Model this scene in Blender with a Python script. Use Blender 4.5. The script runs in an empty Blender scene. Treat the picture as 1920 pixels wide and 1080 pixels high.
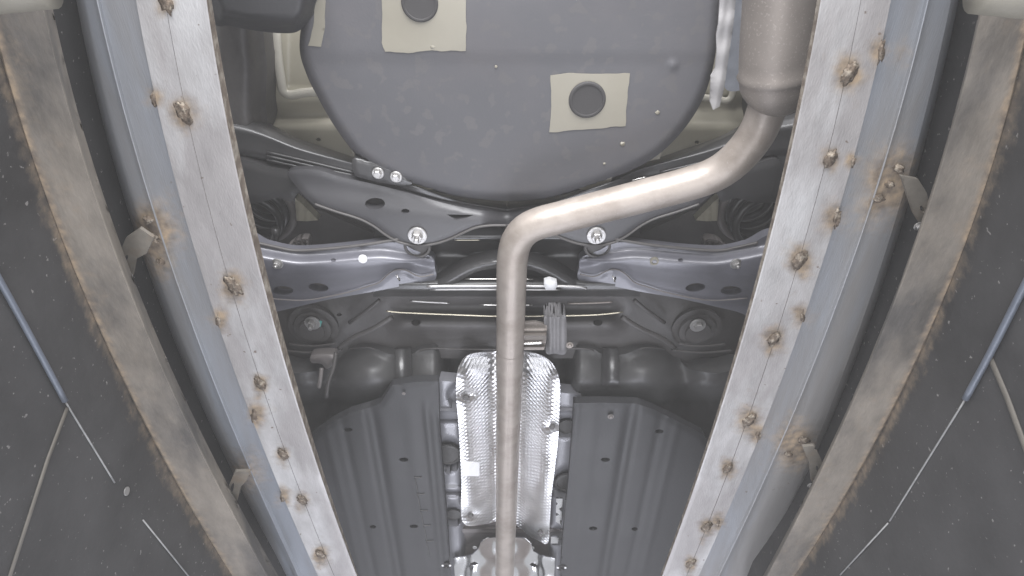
import bpy, bmesh, math, random
import numpy as np
from mathutils import Vector, Matrix, noise as mnoise
from mathutils.geometry import delaunay_2d_cdt
random.seed(7)
R = math.radians
sc = bpy.context.scene
COL = sc.collection

# ------------------------------------------------------------------ camera, world, lamps, exposure
FPX = 1200.0                      # focal length in pixels of a 1920 wide picture
PITCH = R(54.1)                   # the lens looks steeply up out of the pit
SN, CS = math.sin(PITCH), math.cos(PITCH)
ZC = 0.50                         # lens height above the pit floor
cam_d = bpy.data.cameras.new('camera'); cam = bpy.data.objects.new('camera', cam_d); COL.objects.link(cam)
cam_d.sensor_width = 36; cam_d.lens = 36 * FPX / 1920; cam_d.clip_start = 0.01; cam_d.clip_end = 100
cam.location = (0, 0, ZC); cam.rotation_euler = (math.pi / 2 + PITCH, 0, 0)
sc.camera = cam

w = bpy.data.worlds.new('World'); sc.world = w; w.use_nodes = True
bg = w.node_tree.nodes['Background']; bg.inputs[0].default_value = (0.93, 0.95, 1.0, 1); bg.inputs[1].default_value = 0.50

def area(name, loc, target, sx, sy, power, color=(1, 1, 1)):
    l = bpy.data.lights.new(name, 'AREA'); l.shape = 'RECTANGLE'; l.size = sx; l.size_y = sy; l.energy = power; l.color = color
    o = bpy.data.objects.new(name, l); COL.objects.link(o); o.location = loc
    d = Vector(target) - Vector(loc); o.rotation_euler = d.to_track_quat('-Z', 'Y').to_euler()
    return o
area('rear_lamp', (0.0, -1.15, ZC + 0.50), (0, 0.6, ZC + 0.85), 1.9, 1.1, 118, (0.98, 0.98, 1.0))
area('pit_lamp', (0.0, 0.35, ZC - 0.30), (0.0, 0.75, ZC + 1.0), 0.7, 0.9, 7, (0.95, 0.96, 1.0))
for sx_ in (-1, 1):
    area('front_pit_lamp', (sx_ * 0.36, 2.05, ZC - 0.35), (sx_ * 0.25, 1.5, ZC + 1.0), 0.30, 1.7, 13.5, (0.88, 0.90, 1.0))

sc.view_settings.view_transform = 'Standard'; sc.view_settings.look = 'None'
sc.view_settings.exposure = 0.0; sc.view_settings.gamma = 1.0; sc.view_settings.use_curve_mapping = False
sc.render.engine = 'CYCLES'; sc.cycles.use_denoising = True; sc.cycles.max_bounces = 6
sc.cycles.sample_clamp_indirect = 6.0

# ------------------------------------------------------------------ where things stand
def P(px, py, h):
    """point of the level plane h metres above the lens"""
    u = (px - 960.0) / FPX; v = (540.0 - py) / FPX
    t = h / (SN + v * CS)
    return np.stack([u * t, t * (CS - v * SN), h + ZC + 0 * t], -1)
def PX(px, py, x):
    """point of the upright plane x"""
    u = (px - 960.0) / FPX; v = (540.0 - py) / FPX
    t = x / u
    return Vector((x, t * (CS - v * SN), ZC + t * (SN + v * CS)))
def V(px, py, h): return Vector(P(float(px), float(py), float(h)).tolist())
def scale_at(py, h): return FPX * (SN + (540.0 - py) / FPX * CS) / h      # pixels per metre
AX = 1901.0
def mir(pts): return [(AX - p[0],) + tuple(p[1:]) for p in pts]

# ------------------------------------------------------------------ materials
def nn(nt, t, **k):
    n = nt.nodes.new(t)
    for a, b in k.items(): setattr(n, a, b)
    return n
MATS = {}
def material(name, col, rough=.5, metal=0.0, var=.18, vscale=9, bump=.15, bscale=160, coat=0.0, stretch=(1, 1, 1),
             speck=None, speck_scale=300, speck_t=.72, rust=False, dimple=0.0, col2=None, c2scale=3.0, c2lo=.5, c2hi=.6, spec=.5, coat_rough=.15):
    m = bpy.data.materials.new(name); m.use_nodes = True; nt = m.node_tree; L = nt.links.new
    b = nt.nodes['Principled BSDF']
    tc = nn(nt, 'ShaderNodeTexCoord'); mp = nn(nt, 'ShaderNodeMapping'); mp.inputs['Scale'].default_value = stretch
    L(tc.outputs['Object'], mp.inputs[0])
    n1 = nn(nt, 'ShaderNodeTexNoise'); n1.inputs['Scale'].default_value = vscale; n1.inputs['Detail'].default_value = 8; n1.inputs['Roughness'].default_value = .65
    L(mp.outputs[0], n1.inputs[0])
    r1 = nn(nt, 'ShaderNodeMapRange'); r1.inputs[1].default_value = .3; r1.inputs[2].default_value = .7
    r1.inputs[3].default_value = 1 - var; r1.inputs[4].default_value = 1 + var
    L(n1.outputs[0], r1.inputs[0])
    base = nn(nt, 'ShaderNodeMix', data_type='RGBA'); base.inputs[6].default_value = (*col, 1); base.inputs[7].default_value = (*(col2 or col), 1); base.inputs[0].default_value = 0
    if col2:
        n3 = nn(nt, 'ShaderNodeTexNoise'); n3.inputs['Scale'].default_value = c2scale; n3.inputs['Detail'].default_value = 6; n3.inputs['Roughness'].default_value = .6
        L(mp.outputs[0], n3.inputs[0])
        r3 = nn(nt, 'ShaderNodeMapRange'); r3.inputs[1].default_value = c2lo; r3.inputs[2].default_value = c2hi; L(n3.outputs[0], r3.inputs[0]); L(r3.outputs[0], base.inputs[0])
    mul = nn(nt, 'ShaderNodeVectorMath', operation='SCALE'); L(base.outputs[2], mul.inputs[0]); L(r1.outputs[0], mul.inputs['Scale'])
    cur = mul.outputs[0]
    roughv = nn(nt, 'ShaderNodeMapRange'); roughv.inputs[1].default_value = .3; roughv.inputs[2].default_value = .7
    roughv.inputs[3].default_value = max(.03, rough - .07); roughv.inputs[4].default_value = min(1, rough + .09)
    L(n1.outputs[0], roughv.inputs[0]); rcur = roughv.outputs[0]; mcur = None
    if speck:
        vs = nn(nt, 'ShaderNodeTexNoise'); vs.inputs['Scale'].default_value = speck_scale; vs.inputs['Detail'].default_value = 3
        L(tc.outputs['Object'], vs.inputs[0])
        rs = nn(nt, 'ShaderNodeMapRange'); rs.inputs[1].default_value = speck_t; rs.inputs[2].default_value = speck_t + .05; L(vs.outputs[0], rs.inputs[0])
        mx = nn(nt, 'ShaderNodeMix', data_type='RGBA'); L(rs.outputs[0], mx.inputs[0]); L(cur, mx.inputs[6]); mx.inputs[7].default_value = (*speck, 1); cur = mx.outputs[2]
    if rust:
        at = nn(nt, 'ShaderNodeAttribute', attribute_name='rust')
        n4 = nn(nt, 'ShaderNodeTexNoise'); n4.inputs['Scale'].default_value = 45; n4.inputs['Detail'].default_value = 9; n4.inputs['Roughness'].default_value = .72
        L(tc.outputs['Object'], n4.inputs[0])
        ad = nn(nt, 'ShaderNodeMath', operation='MULTIPLY_ADD'); L(n4.outputs[0], ad.inputs[0]); ad.inputs[1].default_value = 1.5; ad.inputs[2].default_value = -.75
        su = nn(nt, 'ShaderNodeMath', operation='ADD'); L(ad.outputs[0], su.inputs[0]); L(at.outputs['Fac'], su.inputs[1])
        gt = nn(nt, 'ShaderNodeMath', operation='GREATER_THAN'); L(at.outputs['Fac'], gt.inputs[0]); gt.inputs[1].default_value = .02
        rr = nn(nt, 'ShaderNodeMapRange'); rr.inputs[1].default_value = .12; rr.inputs[2].default_value = .95; L(su.outputs[0], rr.inputs[0])
        mm = nn(nt, 'ShaderNodeMath', operation='MULTIPLY'); L(rr.outputs[0], mm.inputs[0]); L(gt.outputs[0], mm.inputs[1])
        cr = nn(nt, 'ShaderNodeValToRGB'); e = cr.color_ramp.elements
        e[0].position = .35; e[0].color = (.14, .112, .088, 1); e[1].position = .68; e[1].color = (.33, .25, .17, 1)
        e2 = cr.color_ramp.elements.new(.52); e2.color = (.235, .185, .135, 1)
        n5 = nn(nt, 'ShaderNodeTexNoise'); n5.inputs['Scale'].default_value = 80; n5.inputs['Detail'].default_value = 6; L(tc.outputs['Object'], n5.inputs[0]); L(n5.outputs[0], cr.inputs[0])
        mx = nn(nt, 'ShaderNodeMix', data_type='RGBA'); L(mm.outputs[0], mx.inputs[0]); L(cur, mx.inputs[6]); L(cr.outputs[0], mx.inputs[7]); cur = mx.outputs[2]
        mr = nn(nt, 'ShaderNodeMix', data_type='FLOAT'); L(mm.outputs[0], mr.inputs[0]); L(rcur, mr.inputs[2]); mr.inputs[3].default_value = .85; rcur = mr.outputs[0]
        mt = nn(nt, 'ShaderNodeMath', operation='MULTIPLY_ADD'); L(mm.outputs[0], mt.inputs[0]); mt.inputs[1].default_value = -metal; mt.inputs[2].default_value = metal; mcur = mt.outputs[0]
    L(cur, b.inputs['Base Color']); L(rcur, b.inputs['Roughness'])
    if mcur: L(mcur, b.inputs['Metallic'])
    else: b.inputs['Metallic'].default_value = metal
    b.inputs['Coat Weight'].default_value = coat; b.inputs['Coat Roughness'].default_value = coat_rough
    b.inputs['Specular IOR Level'].default_value = spec
    nb = nn(nt, 'ShaderNodeTexNoise'); nb.inputs['Scale'].default_value = bscale; nb.inputs['Detail'].default_value = 5; L(mp.outputs[0], nb.inputs[0])
    bp = nn(nt, 'ShaderNodeBump'); bp.inputs['Strength'].default_value = bump; bp.inputs['Distance'].default_value = .002
    L(nb.outputs[0], bp.inputs['Height']); last = bp
    if dimple:
        # fine waffle embossing pressed into the foil
        sx = nn(nt, 'ShaderNodeSeparateXYZ'); L(tc.outputs['Object'], sx.inputs[0])
        def wave(ax, ay, k):
            a = nn(nt, 'ShaderNodeMath', operation='MULTIPLY'); L(sx.outputs[0], a.inputs[0]); a.inputs[1].default_value = ax * k
            c = nn(nt, 'ShaderNodeMath', operation='MULTIPLY_ADD'); L(sx.outputs[1], c.inputs[0]); c.inputs[1].default_value = ay * k; L(a.outputs[0], c.inputs[2])
            s = nn(nt, 'ShaderNodeMath', operation='SINE'); L(c.outputs[0], s.inputs[0]); return s
        k = 2 * math.pi / .0098
        s1, s2 = wave(.62, .78, k), wave(-.62, .78, k)
        pr = nn(nt, 'ShaderNodeMath', operation='ADD'); L(s1.outputs[0], pr.inputs[0]); L(s2.outputs[0], pr.inputs[1])
        b2 = nn(nt, 'ShaderNodeBump'); b2.inputs['Strength'].default_value = 1.0; b2.inputs['Distance'].default_value = dimple
        L(pr.outputs[0], b2.inputs['Height']); L(bp.outputs[0], b2.inputs['Normal']); last = b2
    L(last.outputs[0], b.inputs['Normal'])
    MATS[name] = m
    return m
material('underseal', (.082, .082, .090), .6, 0, .10, 4, .10, 260, col2=(.094, .089, .094), c2scale=4, c2lo=.4, c2hi=.7, speck=(.092, .089, .093), speck_scale=38, speck_t=.56)
material('cream', (.36, .335, .265), .38, 0, .06, 6, .05, 60, coat=.3)
material('cream_seal', (.48, .455, .39), .5, 0, .08, 30, .4, 90)
material('bare_patch', (.235, .218, .175), .4, 0, .06, 10, .06, 60, coat=.2)
material('plug_rubber', (.040, .038, .039), .75, 0, .08, 20, .2, 200)
material('black_paint', (.044, .043, .044), .33, 0, .18, 8, .12, 150, coat=.35, coat_rough=.25, spec=.6)
material('dark_steel', (.085, .080, .078), .5, 0.1, .22, 10, .25, 120)
material('plate_paint', (.055, .054, .058), .42, 0, .12, 8, .08, 150, coat=.2, coat_rough=.3)
material('arm_sheen_paint', (.135, .135, .157), .40, .22, .20, 9, .05, 170, coat=.6, coat_rough=.25, spec=.7)  # black paint with the lilac lamp reflection put into its base colour
material('tank_plastic', (.068, .067, .067), .42, 0, .15, 5, .18, 140, spec=.5)
material('cover_plastic', (.034, .034, .037), .55, 0, .09, 5, .15, 200)
material('rubber', (.075, .073, .072), .6, 0, .2, 30, .2, 140)
material('hanger_rubber', (.17, .165, .17), .6, 0, .12, 30, .2, 140)
material('pipe_steel', (.365, .322, .288), .46, .34, .08, 30, .14, 300, col2=(.265, .228, .197), c2scale=16, c2lo=.42, c2hi=.68, speck=(.37, .33, .295), speck_scale=340, speck_t=.66)
material('muffler_steel', (.265, .236, .214), .52, .5, .08, 14, .08, 240, speck=(.33, .295, .268), speck_scale=300, speck_t=.60)
material('foil', (.97, .97, .98), .31, 1, .04, 12, .05, 60, dimple=.00026)
material('foil_plain', (.86, .86, .87), .20, 1, .05, 12, .25, 24)
material('shield_flange', (.36, .35, .35), .6, .1, .08, 20, .5, 50)
material('shield_wall', (.38, .40, .45), .42, .6, .12, 25, .5, 60)
material('zinc', (.52, .51, .50), .44, .9, .1, 60, .15, 300)
material('bright_line', (.80, .78, .74), .25, .9, .05, 60, .05, 300)
material('gold_line', (.50, .46, .36), .3, .8, .05, 60, .05, 300)
material('white_plastic', (.85, .85, .86), .4, 0, .03, 60, .05, 300)
material('teal_mark', (.10, .42, .38), .5, 0, .1, 60, .05, 300)
material('body_grey', (.24, .24, .26), .35, .15, .1, 8, .12, 70, coat=.4)
material('brace_grey', (.17, .155, .15), .5, .1, .12, 12, .15, 120)
material('galv', (.315, .300, .297), .48, .2, .13, 22, .22, 260, stretch=(1.9, .6, 1), col2=(.46, .455, .455), c2scale=6, c2lo=.46, c2hi=.64, rust=True, speck=(.16, .13, .11), speck_scale=95, speck_t=.705)
material('galv_blue', (.285, .278, .274), .44, .35, .10, 12, .16, 200, stretch=(4, .4, 1), col2=(.25, .268, .30), c2scale=3, c2lo=.40, c2hi=.62, rust=True, speck=(.18, .16, .15), speck_scale=60, speck_t=.75)
material('edge_steel', (.15, .12, .095), .7, .1, .35, 60, .5, 120, col2=(.28, .25, .21), c2scale=70, c2lo=.45, c2hi=.6)
material('angle_steel', (.205, .182, .155), .65, .08, .30, 16, .25, 150, stretch=(1.5, .7, 1), col2=(.085, .079, .074), c2scale=7, c2lo=.44, c2hi=.66, rust=True)
material('wall_steel', (.042, .041, .042), .62, .05, .38, 6, .2, 140, rust=True, speck=(.20, .19, .185), speck_scale=150, speck_t=.68)
material('bracket_steel', (.165, .15, .128), .6, .1, .2, 40, .2, 120, col2=(.16, .13, .10), c2scale=25, c2lo=.5, c2hi=.62)
material('weld', (.13, .10, .075), .62, .35, .5, 160, .9, 260, col2=(.30, .26, .21), c2scale=130, c2lo=.5, c2hi=.62)
material('rusty', (.27, .16, .075), .85, 0, .3, 70, .5, 160)
material('blue_pipe', (.12, .135, .165), .42, .2, .15, 20, .15, 160)
material('pale_seam', (.24, .24, .24), .6, .1, .3, 60, .2, 200)
material('brown_strip', (.105, .096, .083), .7, 0, .15, 40, .2, 200)
material('tube_cream', (.20, .187, .155), .55, 0, .1, 14, .12, 160, col2=(.20, .17, .13), c2scale=9, c2lo=.55, c2hi=.7)
material('slab', (.13, .118, .105), .8, 0, .15, 8, .2, 80)
material('spring', (.05, .049, .05), .35, .2, .1, 20, .1, 200, coat=.4)

# ------------------------------------------------------------------ object helpers
BASE = {}
def link(name, me, mat, parent=None, label=None):
    o = bpy.data.objects.new(name, me); COL.objects.link(o)
    if mat and not me.materials: me.materials.append(MATS[mat])
    if parent:
        o.parent = parent; o.matrix_parent_inverse = BASE.get(parent.name, Matrix()).inverted()
    if label: o['label'] = label
    return o
def thing(name, loc, label, cat, group=None):
    o = bpy.data.objects.new(name, None); COL.objects.link(o); o.location = loc; o.empty_display_size = .1
    o['label'] = label; o['category'] = cat
    if group: o['group'] = group
    BASE[o.name] = Matrix.Translation(loc)
    return o
def tag(o, label, cat, group=None):
    o['label'] = label; o['category'] = cat
    if group: o['group'] = group
    return o
def mk(name, verts, faces, mat, parent=None, smooth=True, label=None, attr=None):
    me = bpy.data.meshes.new(name); me.from_pydata([tuple(map(float, v)) for v in verts], [], faces); me.update()
    if smooth: me.polygons.foreach_set('use_smooth', [True] * len(me.polygons))
    if attr is not None:
        a = me.attributes.new('rust', 'FLOAT', 'POINT'); a.data.foreach_set('value', np.asarray(attr, dtype=np.float32))
    return link(name, me, mat, parent, label)
def bm_obj(name, bm, mat, parent=None, smooth=False, label=None):
    me = bpy.data.meshes.new(name); bm.to_mesh(me); bm.free()
    if smooth: me.polygons.foreach_set('use_smooth', [True] * len(me.polygons))
    return link(name, me, mat, parent, label)

def catmull(pts, n, closed=False):
    p = np.asarray(pts, float); m = len(p); out = []
    seg = m if closed else m - 1
    for i in range(seg):
        if closed: a, b, c, d = p[(i - 1) % m], p[i], p[(i + 1) % m], p[(i + 2) % m]
        else: a, b, c, d = p[max(i - 1, 0)], p[i], p[i + 1], p[min(i + 2, m - 1)]
        k = max(1, int(round(np.linalg.norm((c - b)[:2]) / n))) if n > 0 else int(-n)
        for j in range(k):
            t = j / k; t2, t3 = t * t, t * t * t
            out.append(.5 * ((2 * b) + (-a + c) * t + (2 * a - 5 * b + 4 * c - d) * t2 + (-a + 3 * b - 3 * c + d) * t3))
    if not closed: out.append(p[-1])
    return np.array(out)
def straight(pts, n):
    p = np.asarray(pts, float); out = []
    for i in range(len(p)):
        a, b = p[i], p[(i + 1) % len(p)]; k = max(1, int(round(np.linalg.norm(b - a) / n)))
        for j in range(k): out.append(a + (b - a) * j / k)
    return np.array(out)
def inside(q, poly):
    x, y = q[:, 0], q[:, 1]; r = np.zeros(len(q), bool); a = poly; b = np.roll(poly, -1, 0)
    for (x0, y0), (x1, y1) in zip(a, b):
        c = (y0 > y) != (y1 > y)
        with np.errstate(divide='ignore', invalid='ignore'): r ^= c & (x < (x1 - x0) * (y - y0) / (y1 - y0 + 1e-12) + x0)
    return r
def dist(q, poly):
    d = np.full(len(q), 1e9); a = poly; b = np.roll(poly, -1, 0)
    for p0, p1 in zip(a, b):
        e = p1 - p0; L2 = max(e @ e, 1e-9); t = np.clip(((q - p0) @ e) / L2, 0, 1)
        d = np.minimum(d, np.hypot(*(q - p0 - t[:, None] * e).T))
    return d
def sstep(x, a, b):
    t = np.clip((x - a) / (b - a), 0, 1); return t * t * (3 - 2 * t)
def ellipse(cx, cy, rx, ry, rot=0, n=14):
    a = np.linspace(0, 2 * math.pi, n, endpoint=False); c, s = math.cos(rot), math.sin(rot)
    return np.stack([cx + rx * np.cos(a) * c - ry * np.sin(a) * s, cy + rx * np.cos(a) * s + ry * np.sin(a) * c], 1)
def sheet(name, outline, mat, parent=None, h=1.0, hf=None, holes=(), step=7, thick=.008, round_=True, edge=0.0, ew=8.0, label=None, rust=None):
    """a pressed sheet: plan outline, real holes, relief hf(px, py, d) and upturned rims"""
    ol = catmull(outline, step, True) if round_ else straight(outline, step)
    hs = [np.asarray(hh, float) for hh in holes]
    lo, hi = ol.min(0), ol.max(0)
    gx, gy = np.meshgrid(np.arange(lo[0], hi[0], step), np.arange(lo[1], hi[1], step * .9))
    gx = gx + (np.arange(gx.shape[0]) % 2)[:, None] * step * .5
    g = np.stack([gx.ravel(), gy.ravel()], 1)
    g = g[inside(g, ol)]; g = g[dist(g, ol) > step * .55]
    for q in hs:
        g = g[~inside(g, q)]; g = g[dist(g, q) > step * .4]
    allp = [ol] + hs + [g]; co = np.concatenate(allp); edges = []; s = 0
    for q in [ol] + hs:
        n = len(q); edges += [(s + i, s + (i + 1) % n) for i in range(n)]; s += n
    r = delaunay_2d_cdt([Vector(c) for c in co], edges, [], 0, 1e-5)
    vv = np.array([(c.x, c.y) for c in r[0]]); fa = [tuple(f) for f in r[2]]
    fc = np.array([vv[list(f)].mean(0) for f in fa]); keep = inside(fc, ol)
    for q in hs: keep &= ~inside(fc, q)
    fa = [f for f, k in zip(fa, keep) if k]
    d = dist(vv, ol); px, py = vv[:, 0], vv[:, 1]
    H = hf(px, py, d) if hf else np.full(len(vv), h)
    H = H + edge * np.exp(-(d / ew) ** 2)
    W = P(px, py, H)
    cnt = {}
    out = []
    for f in fa:
        a, b, c = W[f[0]], W[f[1]], W[f[2]]
        if np.cross(b - a, c - a)[2] > 0: f = (f[0], f[2], f[1])
        out.append(f)
        for i in range(3):
            e = (f[i], f[(i + 1) % 3]); cnt[e] = cnt.get(e, 0) + 1
    verts = [tuple(v) for v in W]; rim = {}
    ra = None if rust is None else list(rust(px, py, d))
    def dup(i, dz):
        k = (i, dz)
        if k not in rim:
            rim[k] = len(verts); v = W[i]; verts.append((v[0], v[1], v[2] + dz))
            if ra is not None: ra.append(ra[i])
        return rim[k]
    for (a, b) in list(cnt):
        if (b, a) not in cnt: out.append((dup(b, 0.0), dup(a, 0.0), dup(a, thick), dup(b, thick)))
    return mk(name, verts, out, mat, parent, True, label, ra)

def frames(pts):
    t = np.gradient(pts, axis=0); t /= np.linalg.norm(t, axis=1)[:, None] + 1e-12
    up = np.array([0, 0, 1.0]) if abs(t[0][2]) < .9 else np.array([1.0, 0, 0])
    n = up - t[0] * (up @ t[0]); n /= np.linalg.norm(n); N = [n]
    for i in range(1, len(pts)):
        n = N[-1] - t[i] * (N[-1] @ t[i]); n /= np.linalg.norm(n); N.append(n)
    N = np.array(N); return t, N, np.cross(t, N)
def tube(name, pts, rad, mat, parent=None, seg=16, label=None, cap=True, flat=1.0):
    pts = np.asarray([tuple(p) for p in pts], float); n = len(pts)
    rad = np.full(n, rad) if np.isscalar(rad) else np.asarray(rad, float)
    t, N, B = frames(pts); vs = []; fs = []
    for i in range(n):
        for j in range(seg):
            a = 2 * math.pi * j / seg; vs.append(pts[i] + rad[i] * (math.cos(a) * N[i] * flat + math.sin(a) * B[i]))
    for i in range(n - 1):
        for j in range(seg):
            k = (j + 1) % seg; fs.append((i * seg + j, i * seg + k, (i + 1) * seg + k, (i + 1) * seg + j))
    if cap:
        fs.append(tuple(range(seg))[::-1]); fs.append(tuple((n - 1) * seg + j for j in range(seg)))
    return mk(name, vs, fs, mat, parent, True, label)
def rod(name, px_pts, r, mat, parent=None, seg=8, step=-4, label=None):
    p = catmull([tuple(q) for q in px_pts], step); return tube(name, [V(*q) for q in p], r, mat, parent, seg, label)
def lathe_bm(profile, seg=24):
    """profile of (radius, drop): revolve about z, drop hangs downward"""
    bm = bmesh.new(); rings = []
    for r, z in profile:
        rings.append([bm.verts.new((r * math.cos(2 * math.pi * j / seg), r * math.sin(2 * math.pi * j / seg), -z)) for j in range(seg)])
    for a, b in zip(rings, rings[1:]):
        for j in range(seg): bm.faces.new((a[j], a[(j + 1) % seg], b[(j + 1) % seg], b[j]))
    bm.faces.new(rings[-1]); bm.faces.new(rings[0][::-1])
    bmesh.ops.recalc_face_normals(bm, faces=bm.faces)
    return bm
CACHE = {}
def lathe(name, key, profile, loc, s, mat, parent=None, seg=24, tilt=(0, 0, 0), label=None, smooth=True):
    k = (key, mat)
    if k not in CACHE:
        bm = lathe_bm(profile, seg); me = bpy.data.meshes.new(name); bm.to_mesh(me); bm.free(); me.materials.append(MATS[mat])
        if smooth:
            me.polygons.foreach_set('use_smooth', [len(p.vertices) == 4 for p in me.polygons]); me.set_sharp_from_angle(angle=R(35))
        CACHE[k] = me
    o = link(name, CACHE[k], None, parent, label); o.location = loc; o.scale = (s, s, s); o.rotation_euler = tilt
    return o
def box(name, c, size, mat, parent=None, bevel=.002, rot=(0, 0, 0), label=None):
    bm = bmesh.new(); bmesh.ops.create_cube(bm, size=1.0)
    bmesh.ops.scale(bm, vec=size, verts=bm.verts)
    if bevel: bmesh.ops.bevel(bm, geom=bm.edges[:], offset=bevel, segments=2, affect='EDGES', profile=.6)
    bmesh.ops.rotate(bm, matrix=Matrix.Rotation(rot[2], 3, 'Z') @ Matrix.Rotation(rot[1], 3, 'Y') @ Matrix.Rotation(rot[0], 3, 'X'), verts=bm.verts)
    bmesh.ops.translate(bm, vec=c, verts=bm.verts)
    return bm_obj(name, bm, mat, parent, False, label)
BOLT = [(0.0, 0), (1.0, 0), (1.0, .16), (.95, .2), (.60, .2)]
NUT = [(.0, .2), (.58, .2), (.58, .62), (.50, .72), (.30, .72)]
STUD = [(.0, .7), (.28, .7), (.28, 1.25), (.20, 1.35)]
def bolt(px, py, h, r, parent, stud=True, mat='zinc', name='bolt', washer=True, tilt=(0, 0, 0)):
    p = V(px, py, h); b = None
    if washer: b = lathe(name, 'washer', BOLT, p, r, mat, parent, 24, tilt)
    n = lathe(name if b is None else 'hex_nut', 'nut', NUT, p if b is None else (0, 0, 0), r if b is None else 1, mat, parent if b is None else b, 6, tilt if b is None else (0, 0, 0), smooth=False)
    if b is not None: n.matrix_parent_inverse = Matrix()
    if stud:
        s = lathe('stud', 'stud', STUD, (0, 0, 0), 1, mat, b or n, 12); s.matrix_parent_inverse = Matrix()
    return b or n
def blob(name, c, size, mat, parent, seed, rotz=0, amp=.6, sub=3):
    bm = bmesh.new(); bmesh.ops.create_icosphere(bm, subdivisions=sub, radius=1)
    for v in bm.verts:
        k = 1 + amp * (mnoise.noise(v.co * 2.1 + Vector((seed * 3.7, seed, 0))) + .5 * mnoise.noise(v.co * 5 + Vector((seed, 0, seed))))
        v.co = v.co * k
    bmesh.ops.scale(bm, vec=size, verts=bm.verts); bmesh.ops.rotate(bm, matrix=Matrix.Rotation(rotz, 3, 'Z'), verts=bm.verts)
    bmesh.ops.translate(bm, vec=c, verts=bm.verts)
    return bm_obj(name, bm, mat, parent, True)

# ------------------------------------------------------------------ long bars along the pit
YS = np.linspace(-330, 1140, 205)
def fit(pts):
    a = np.asarray(pts, float); c = np.polyfit(a[:, 1], a[:, 0], 2); return lambda y: np.polyval(c, y)
def strip(name, lines, mat, parent=None, sub=5, rust=None, label=None, rough_edge=None, ys=YS):
    """lines: (function px(py), height); ruled surface through them, lowest side facing the pit"""
    cols = []
    for (f0, h0), (f1, h1) in zip(lines, lines[1:]):
        for k in range(sub):
            t = k / sub; cols.append((f0(ys) * (1 - t) + f1(ys) * t, h0 * (1 - t) + h1 * t))
    cols.append((lines[-1][0](ys), lines[-1][1] + 0 * ys if False else lines[-1][1]))
    vs = []; ra = []
    for i, (x, h) in enumerate(cols):
        hh = np.full(len(ys), h)
        if rough_edge and i in rough_edge:
            hh = hh + np.array([rough_edge[i] * (mnoise.noise(Vector((y * .045, i * 9.1, 0))) + .7 * mnoise.noise(Vector((y * .16, i, 3)))) for y in ys])
        vs.append(P(x, ys, hh)); ra.append(rust(x, ys, i / (len(cols) - 1)) if rust else 0 * ys)
    n = len(ys); fs = []
    for i in range(len(cols) - 1):
        for j in range(n - 1): fs.append((i * n + j, (i + 1) * n + j, (i + 1) * n + j + 1, i * n + j + 1))
    o = mk(name, np.concatenate(vs), fs, mat, parent, True, label, np.concatenate(ra))
    o.data.set_sharp_from_angle(angle=R(25))
    return o
def halo(spots):
    def f(x, y, c):
        r = 0 * y
        for sx, sy, sr, sa in spots:
            r = np.maximum(r, sa * np.exp(-(((x - sx) / sr) ** 2 + ((y - sy) / (sr * 1.25)) ** 2)))
        return r
    return f
rails = {
 'L': dict(
  top=[(396,0),(463,350),(481,427),(546,685),(580,803),(607,894),(648,1006),(672,1079)],
  lip=[(385,0),(430,235),(452,350),(468,425),(530,685),(573,800),(602,894),(645,1010),(669,1080)],
  seam=[(310,0),(340,170),(382,350),(425,505),(454,620),(520,796),(602,1023)],
  out=[(255,0),(287,170),(320,295),(385,530),(407,614),(476,790),(533,935),(590,1067)],
  ridge=[(187,0),(215,150),(255,280),(300,438),(340,540),(363,601),(420,759),(464,866),(552,1061)],
  fil=[(160,0),(195,190),(240,340),(300,540),(350,655),(435,840),(505,1000)],
  seam_w=[(310,4,17),(344,212,20),(437,537,20),(488,720,15),(530,852,13),(567,938,13),(601,1040,12)],
  edge_w=[(290,184,12),(411,600,13),(478,778,15),(531,932,11)],
  patch=[(285,440,48,1.35),(300,488,34,.9),(280,408,30,.9),(458,888,36,.8)],
  lumps=[(279,411,9),(290,445,11),(303,490,7),(456,886,9)]),
 'R': dict(
  top=[(1530,0),(1500,185),(1485,260),(1447,400),(1440,430),(1400,582),(1350,752),(1287,954),(1236,1080)],
  lip=[(1537,0),(1506,185),(1491,260),(1453,400),(1405,582),(1354,752),(1291,954),(1240,1080)],
  seam=[(1615,0),(1590,115),(1555,280),(1500,488),(1451,636),(1400,790),(1300,1050)],
  out=[(1672,0),(1642,120),(1605,280),(1563,435),(1527,540),(1500,614),(1419,828),(1356,973),(1312,1080)],
  ridge=[(1737,0),(1700,150),(1660,310),(1620,420),(1580,540),(1535,650),(1485,780),(1466,809),(1412,941),(1350,1076)],
  fil=[(1780,0),(1735,240),(1665,450),(1620,590),(1555,760),(1490,925),(1425,1070)],
  seam_w=[(1592,138,20),(1557,298,16),(1500,488,18),(1451,636,15),(1405,788,16),(1365,878,12),(1325,988,13),(1295,1057,12)],
  edge_w=[(1650,96,17),(1597,302,11),(1566,408,18),(1502,592,13),(1420,815,12),(1345,978,10)],
  patch=[(1668,345,50,1.35),(1640,385,38,.85),(1690,300,38,.8),(1690,100,24,.55),(1492,835,36,1.3),(1478,850,28,.9)],
  lumps=[(1645,371,11),(1684,316,10),(1667,345,8),(1507,825,10),(1478,850,7)]),
}
HR = .68
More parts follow.
